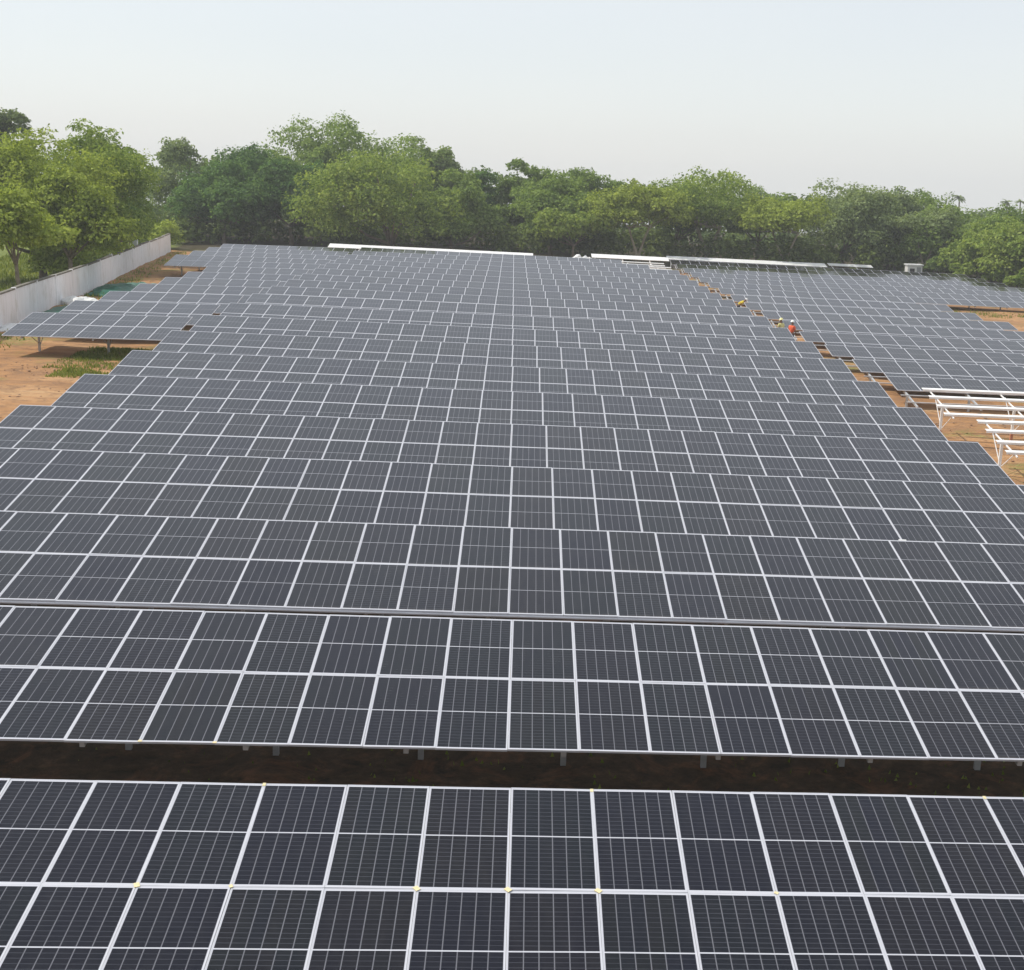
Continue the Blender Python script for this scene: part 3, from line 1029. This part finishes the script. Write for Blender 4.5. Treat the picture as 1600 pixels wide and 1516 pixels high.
# main block: row mid-lines
MAIN = {1: (-0.145, 15.98, 1.341), 2: (-0.215, 22.931, 1.517), 3: (-0.302, 29.868, 1.497), 4: (-0.376, 36.875, 1.474),
        5: (-0.462, 43.781, 1.433), 6: (-0.522, 50.723, 1.42), 7: (-0.587, 57.43, 1.426)}
for n in range(8, 21):
    MAIN[n] = (-.59 - .07 * (n - 7), 57.43 + 6.94 * (n - 7), None)
for n in range(1, 21):
    x0, y, zabs = MAIN[n]
    k0, k1 = {1: (-9, 9), 2: (-11, 11)}.get(n, (-14, 14))
    kend = {19: 12, 20: 10}.get(n, k1)
    zg = gz(x0, y)
    hm = (zabs - zg) if zabs is not None else 1.45
    if n == 1:
        lab = 'nearest panel row of the main block, cut by the bottom of the picture'
    elif n == 20:
        lab = 'farthest panel row of the main block, below the tree line'
    else:
        lab = '%s panel row from the camera in the wide main block' % ORD[n]
    root = thing('solar_table', lab, 'solar panels', (x0, y, zg), (0, CS, 0), 'main block panel rows')
    xf = lambda k: k * PW
    add_modules(root, range(k0, kend), (0, 1), xf, hm, {1: (-7, 7), 2: (-7, 7)}.get(n), n)
    xe = PW * (0.28 if n == 2 else 0.5)
    add_supports(root, k0 * PW, k1 * PW, hm, True, 2.53, n in (1, 2), M_RACK if n >= 19 else M_GALV, first=0.95 if n == 2 else 0.55)
    if n == 1:
        for k in (-4, -3, -1, 0, 1, 3):
            s = 0.034 if k in (-4, -1, 0, 1) else 0.022
            mb = MB().box(-s, s, -s * 1.25, s * 1.25, -.001, .006, 0, Matrix.Rotation(0.78 + 0.1 * k, 4, 'Z'))
            o = mb.build('corner_guard', M_CREAM, root)
            o.location = (k * PW, 0, hm + .005)
            o.rotation_euler = (TILT, 0, 0)
        for k in (-3, 1, 6):
            o = MB().box(-.022, .022, -.04, .03, .001, .006).build('corner_guard', M_CREAM, root)
            o.location = (k * PW, (PL - .03) * math.cos(TILT), hm + (PL - .03) * math.sin(TILT))
            o.rotation_euler = (TILT, 0, 0)
    if n == 2:
        for k in (-5, -4):
            o = MB().box(-.03, .03, -.02, .03, .001, .007).build('corner_guard', M_CREAM, root)
            o.location = (k * PW, -(PL - .02) * math.cos(TILT), hm - (PL - .02) * math.sin(TILT))
            o.rotation_euler = (TILT, 0, 0)
    if n == 3:
        tr = MB()
        tr.box(k0 * PW, k1 * PW, -.055, .0, -.05, -.045)
        tr.box(k0 * PW, k1 * PW, -.06, -.055, -.05, -.02)
        tr.box(k0 * PW, k1 * PW, .0, .005, -.05, -.02)
        o = tr.build('cable_tray', M_FRAME, root)
        o.location = (0, -(PL + .012) * math.cos(TILT), hm - (PL + .012) * math.sin(TILT) - .01)
        o.rotation_euler = (TILT, 0, 0)
    if n == 4:
        o = MB().box(-.10, .10, -.03, .03, .001, .03).build('corner_guard', M_SHEETW, root)
        o.location = (9 * PW, -(PL - .03) * math.cos(TILT), hm - (PL - .03) * math.sin(TILT))
        o.rotation_euler = (TILT, 0, 0)

# left-hand tables, standing beside rows nine and beyond
CSL = R(0.34)
for i, n in enumerate(range(9, 21)):
    x0, y, _ = MAIN[n]
    cnt = 7 if n <= 16 else 12
    xr = x0 - 14 * PW - 0.45
    xl = xr - cnt * PW
    zg = gz((xl + xr) / 2, y)
    if n == 9:
        lab = 'short panel table jutting out over bare soil, nearest on the left'
    elif n == 17:
        lab = 'longer panel table behind the small left clearing, nearest of the long ones'
    elif n == 20:
        lab = 'farthest panel table on the left, below the dark trees'
    elif n < 17:
        lab = '%s short panel table from the front beside the wall' % ORD[i + 1]
    else:
        lab = '%s longer panel table behind the small left clearing' % ORD[n - 16]
    root = thing('solar_table', lab, 'solar panels', (xl, y - 0.35, zg - 0.02), (0, CSL, 0), 'panel tables beside the wall')
    add_modules(root, range(cnt), (0, 1), lambda k: k * PW, 1.43, None, 300 + n)
    add_supports(root, 0, cnt * PW, 1.43, True, 3.4, True, M_GALV, first=0.9)

# right-hand block: only the upper row of panels is on the racks so far
RLOW = [(17.45, 63.13), (17.1, 68.9), (16.95, 75.1), (16.85, 82.2), (16.95, 89.6), (16.95, 97.2), (16.9, 104.9), (16.9, 112.5), (16.9, 120.0),
        (16.85, 127.0), (16.8, 134.0), (16.8, 141.0), (16.8, 148.0), (16.8, 155.0), (16.8, 162.0)]
for i, (xl, ylow) in enumerate(RLOW):
    cnt = 16 if i < 9 else 31
    y = ylow
    zg = gz(xl, y)
    if i == 0:
        lab = 'panel row right of the walkway, right behind the bare racks'
    elif i < 9:
        lab = '%s panel row right of the walkway, counted from the bare racks' % ORD[i + 1]
    elif i == 14:
        lab = 'farthest long panel row right of the walkway, below the trees'
    elif i == 9:
        lab = 'long panel row edging the right clearing, nearest of the long ones'
    else:
        lab = '%s long panel row behind the right clearing' % ORD[i - 8]
    root = thing('solar_table', lab, 'solar panels', (xl, y, zg), (0, CS, 0), 'panel rows right of the walkway')
    hm = 0.9
    add_modules(root, range(cnt), (1,), lambda k: k * PW, hm, None, 500 + i)
    if i > 0:
        add_modules(root, range(1, min(cnt, 16) - 1), (0,), lambda k: k * PW, hm, None, 600 + i)
    if i >= 9:
        add_modules(root, range(15, cnt - 1), (0,), lambda k: k * PW, hm, None, 700 + i)
    add_supports(root, 0, cnt * PW, hm, True, 3.0, i < 6 or i == 9, M_GALV, first=0.4)

# ------------------------------------------------------------------ bare racks waiting for panels


def bare_rack(label, xl, xr, y, hm, group, step=3.1, splash=False, cross=CS, rails=None):
    zg = gz(xl, y)
    root = thing('bare_rack', label, 'panel rack', (xl, y, zg), (0, cross, 0), group)
    add_supports(root, 0, xr - xl, hm, True, step, True, M_RACK, first=0.35, rails=rails)
    if splash:
        x = 0.35
        while x < xr - xl - .15:
            MB().box(-.056, .056, -.051, .051, -.05, .34).build('splashed_foot', M_PRIMER, root, loc=(x + .093, 0, 0))
            x += step
    return root


FAR_RAILS = (0.3, 0.7, 1.1, 1.5, 1.9)
bare_rack('bare white steel rack at the right edge, the farther of two', 17.0, 36.0, 56.0, 1.62, 'bare racks', splash=True)
bare_rack('bare white steel rack at the right edge, the nearer of two', 17.0, 33.0, 48.5, 1.60, 'bare racks', splash=True)
bare_rack('long bare white rack at the far edge, left of the middle', -22.0, 0.6, 155.5, 1.45, 'far bare racks', rails=FAR_RAILS)
bare_rack('short bare white rack at the far edge, left of the walkway', 7.2, 16.0, 157.0, 1.55, 'far bare racks', rails=FAR_RAILS)
bare_rack('long bare white rack at the far edge, right of the walkway', 16.9, 36.6, 168.0, 1.15, 'far bare racks', rails=FAR_RAILS)
bare_rack('small bare white rack at the far edge, toward the cabin', 37.4, 43.0, 170.2, 1.1, 'far bare racks', rails=(0.9, 1.4, 1.9))

# ------------------------------------------------------------------ sheets, cabin, posts


def crumpled(name, label, cat, X, Y, lx, ly, h, mat, seed, rz=0.0, n=22):
    r = np.random.RandomState(seed)
    u, v = np.meshgrid(np.linspace(-.5, .5, n), np.linspace(-.5, .5, n))
    e = np.clip(1 - np.maximum(np.abs(u), np.abs(v)) * 2, 0, 1) ** 0.5
    z = np.zeros_like(u)
    for k in range(9):
        a = r.uniform(0, 6.28)
        z += np.abs(np.sin((u * np.cos(a) * lx + v * np.sin(a) * ly) * r.uniform(1.2, 4.0) + r.uniform(0, 6))) * r.uniform(.3, 1)
    z = z / z.max() * h * (0.25 + 0.75 * e) + 0.03
    x = u * lx * (1 + 0.12 * np.sin(v * 9 + seed)) + r.normal(0, .02, u.shape)
    y = v * ly * (1 + 0.12 * np.sin(u * 8 + seed)) + r.normal(0, .02, u.shape)
    idx = np.arange(n * n).reshape(n, n)
    F = np.stack([idx[:-1, :-1], idx[:-1, 1:], idx[1:, 1:], idx[1:, :-1]], -1).reshape(-1, 4)
    edge = np.concatenate([idx[0, :], idx[1:, -1], idx[-1, -2::-1], idx[-2:0:-1, 0]])
    V = np.stack([x, y, z], -1).reshape(-1, 3)
    V2 = V[edge].copy()
    V2[:, 2] = -0.12
    nb_ = len(edge)
    F2 = [(edge[i], len(V) + i, len(V) + (i + 1) % nb_, edge[(i + 1) % nb_]) for i in range(nb_)]
    me = bpy.data.meshes.new(name)
    me.from_pydata(np.vstack([V, V2]).tolist(), [], [tuple(map(int, f)) for f in F] + [tuple(map(int, f)) for f in F2])
    me.materials.append(mat)
    o = link(name, me, None, (X, Y, gz(X, Y)), (0, 0, rz))
    return tag(o, label, cat)


crumpled('tarpaulin', 'dark green tarpaulin heaped at the foot of the wall, the larger and farther', 'tarpaulin', -31.5, 108.5, 2.8, 9.0, 0.5, M_TARP, 1, 0.13)
crumpled('tarpaulin', 'dark green tarpaulin at the foot of the wall, the nearer of two', 'tarpaulin', -29.3, 89.0, 2.0, 8.0, 0.35, M_TARP, 2, 0.13)
crumpled('sheet', 'pale green sheet lying on the larger tarpaulin', 'sheet', -30.4, 112.0, 2.6, 1.6, 0.62, M_TARP_LIGHT, 3, -0.25)
crumpled('sheet', 'white plastic sheet crumpled against the wall between the two tarpaulins', 'sheet', -30.2, 96.5, 2.0, 3.0, 0.7, M_SHEETW, 4, 0.5)
crumpled('sheet', 'white plastic sheet at the near end of the wall by the left edge', 'sheet', -28.6, 79.2, 1.4, 1.6, 0.45, M_SHEETW, 5, 0.2)
crumpled('tarpaulin', 'pale tarpaulin heap at the far edge in the gap between bare racks', 'tarpaulin', 6.1, 163.0, 3.0, 2.0, 1.9, M_SHEETW, 6, 0.1)

cz = gz(50, 176)
cab_scale = 0.88
cab = thing('site_cabin', 'small white flat-roofed site cabin beside the bare forked trunk', 'cabin', (48.3, 171.5, cz))
cab.scale = (cab_scale,) * 3
MB().box(-1.05, 1.05, -0.8, 0.8, -.1, 1.95).build('body', M_WHITE, cab)
MB().box(-1.18, 1.18, -.95, .95, 1.953, 2.12).build('roof', M_SHEETW, cab)
MB().box(.25, .85, -.84, -.803, .0, 1.75).build('door', M_DOORG, cab)
MB().box(-.75, -.05, -.83, -.803, .95, 1.55).build('window', M_DARKGL, cab)
for X, Y, h, lab in ((-38.95, 142, 3.6, 'white painted post standing behind the far part of the wall'),
                     (-41.6, 141, 2.9, 'shorter white painted post left of the taller one behind the wall')):
    p = thing('post', lab, 'post', (X, Y, gz(X, Y)))
    MB().box(-.22, .22, -.22, .22, -.2, h).build('shaft', M_WHITE, p)
    MB().box(-.3, .3, -.3, .3, h + .002, h + .14).build('cap', M_WHITE, p)

# ------------------------------------------------------------------ workers


def skin_obj(name, pts, edges, rad, mat, parent=None, sub=1):
    me = bpy.data.meshes.new(name)
    me.from_pydata(pts, edges, [])
    me.materials.append(mat)
    o = link(name, me, parent)
    md = o.modifiers.new('skin', 'SKIN')
    md.use_smooth_shade = True
    sk = me.skin_vertices[0].data
    for i, rr in enumerate(rad):
        sk[i].radius = (rr, rr) if not isinstance(rr, tuple) else rr
    sk[0].use_root = True
    s = o.modifiers.new('sub', 'SUBSURF')
    s.levels = sub
    s.render_levels = sub
    return o


def worker(label, X, Y, rz, stoop, vest_mat, hel_mat):
    """stoop: forward bend of the torso in radians"""
    zg = gz(X, Y)

    def bend(p):
        x, y, z = p
        dz = z - 0.95
        if dz <= 0:
            return (x, y, z)
        return (x, y * math.cos(stoop) - dz * math.sin(stoop), 0.95 + y * math.sin(stoop) + dz * math.cos(stoop))
    P, E, Rd = [], [], []

    def add(p, r_, par=None, b=True):
        P.append(bend(p) if b else p)
        Rd.append(r_)
        if par is not None:
            E.append((par, len(P) - 1))
        return len(P) - 1
    pel = add((0, 0, .95), .125)
    bel = add((0, 0, 1.10), .12, pel)
    che = add((0, 0, 1.28), .135, bel)
    nek = add((0, 0.0, 1.46), .058, che)
    jaw = add((0, -.02, 1.53), .068, nek)
    hed = add((0, 0, 1.62), .085, jaw)
    add((0, 0, 1.70), .06, hed)
    add((0, -.095, 1.575), .014, jaw)
    hands = {}
    for s in (-1, 1):
        sh = add((.17 * s, 0, 1.39), .058, che)
        el = add((.25 * s, -.04, 1.12), .044, sh)
        wr = add((.22 * s, -.22, .95), .03, el)
        pa = add((.21 * s, -.29, .92), .033, wr)
        for q in range(4):
            f1 = add((.21 * s + (q - 1.5) * .02, -.345, .91), .0095, pa)
            add((.21 * s + (q - 1.5) * .02, -.37 - .006 * (q in (1, 2)), .885), .008, f1)
        th = add((.175 * s, -.30, .93), .0105, pa)
        add((.165 * s, -.335, .915), .009, th)
        hp = add((.10 * s, 0, .86), .10, pel, False)
        kn = add((.115 * s, -.04, .49), .062, hp, False)
        an = add((.12 * s, .02, .09), .042, kn, False)
        add((.125 * s, -.15, .045), .036, an, False)
    body = skin_obj('person', P, E, Rd, M_SKIN)
    body.location = (X, Y, zg)
    body.rotation_euler = (0, 0, rz)
    tag(body, label, 'person', 'site workers')
    # clothes: shells a little larger than the body
    vp = [bend(p) for p in ((0, 0, .90), (0, 0, 1.10), (0, 0, 1.30), (0, 0, 1.43), (.17, 0, 1.39), (.235, -.03, 1.18), (-.17, 0, 1.39), (-.235, -.03, 1.18))]
    skin_obj('vest', vp, [(0, 1), (1, 2), (2, 3), (2, 4), (4, 5), (2, 6), (6, 7)], [.165, .155, .17, .085, .082, .066, .082, .066], vest_mat, body)
    tp = [(0, 0, .97), (.10, 0, .86), (.115, -.04, .49), (.12, .02, .12), (-.10, 0, .86), (-.115, -.04, .49), (-.12, .02, .12)]
    skin_obj('trousers', tp, [(0, 1), (1, 2), (2, 3), (0, 4), (4, 5), (5, 6)], [.14, .118, .082, .066, .118, .082, .066], M_TROUS, body)
    mb = MB()
    rings = [(.0, .165), (.012, .165), (.015, .128), (.06, .124), (.10, .10), (.128, .055), (.138, .01)]
    pts = [bend((0, 0, 1.655 + z)) for z, _ in rings]
    mb.tube(pts, [q for _, q in rings], 14)
    mb.build('helmet', hel_mat, body, True)
    return body


worker('worker in an orange vest and white helmet standing in the walkway', 16.75, 86.3, 2.4, 0.12, M_ORANGE, M_HELW)
worker('worker in a pale yellow helmet and shirt behind the orange-vested one', 16.35, 87.6, -2.6, 0.1, M_LIME, M_HELY)
worker('worker in a yellow vest stooping in the walkway, the farther one', 16.75, 108.7, 1.35, 0.95, M_YELLOW, M_HELW)

# ------------------------------------------------------------------ air
hz = MB().box(-530, 530, -310, 530, -17.0, 21.5).build('haze', simple('haze_air', (1, 1, 1)))
hm_ = hz.data.materials[0]
hm_.node_tree.nodes.clear()
_o = hm_.node_tree.nodes.new('ShaderNodeOutputMaterial')
_v = hm_.node_tree.nodes.new('ShaderNodeVolumePrincipled')
_v.inputs['Color'].default_value = (0.97, 0.985, 1.0, 1)
_v.inputs['Density'].default_value = 0.00052
_v.inputs['Anisotropy'].default_value = 0.0
hm_.node_tree.links.new(_v.outputs[0], _o.inputs['Volume'])
hz['kind'] = 'stuff'
tag(hz, 'thin pale haze filling the air over the field', 'haze')
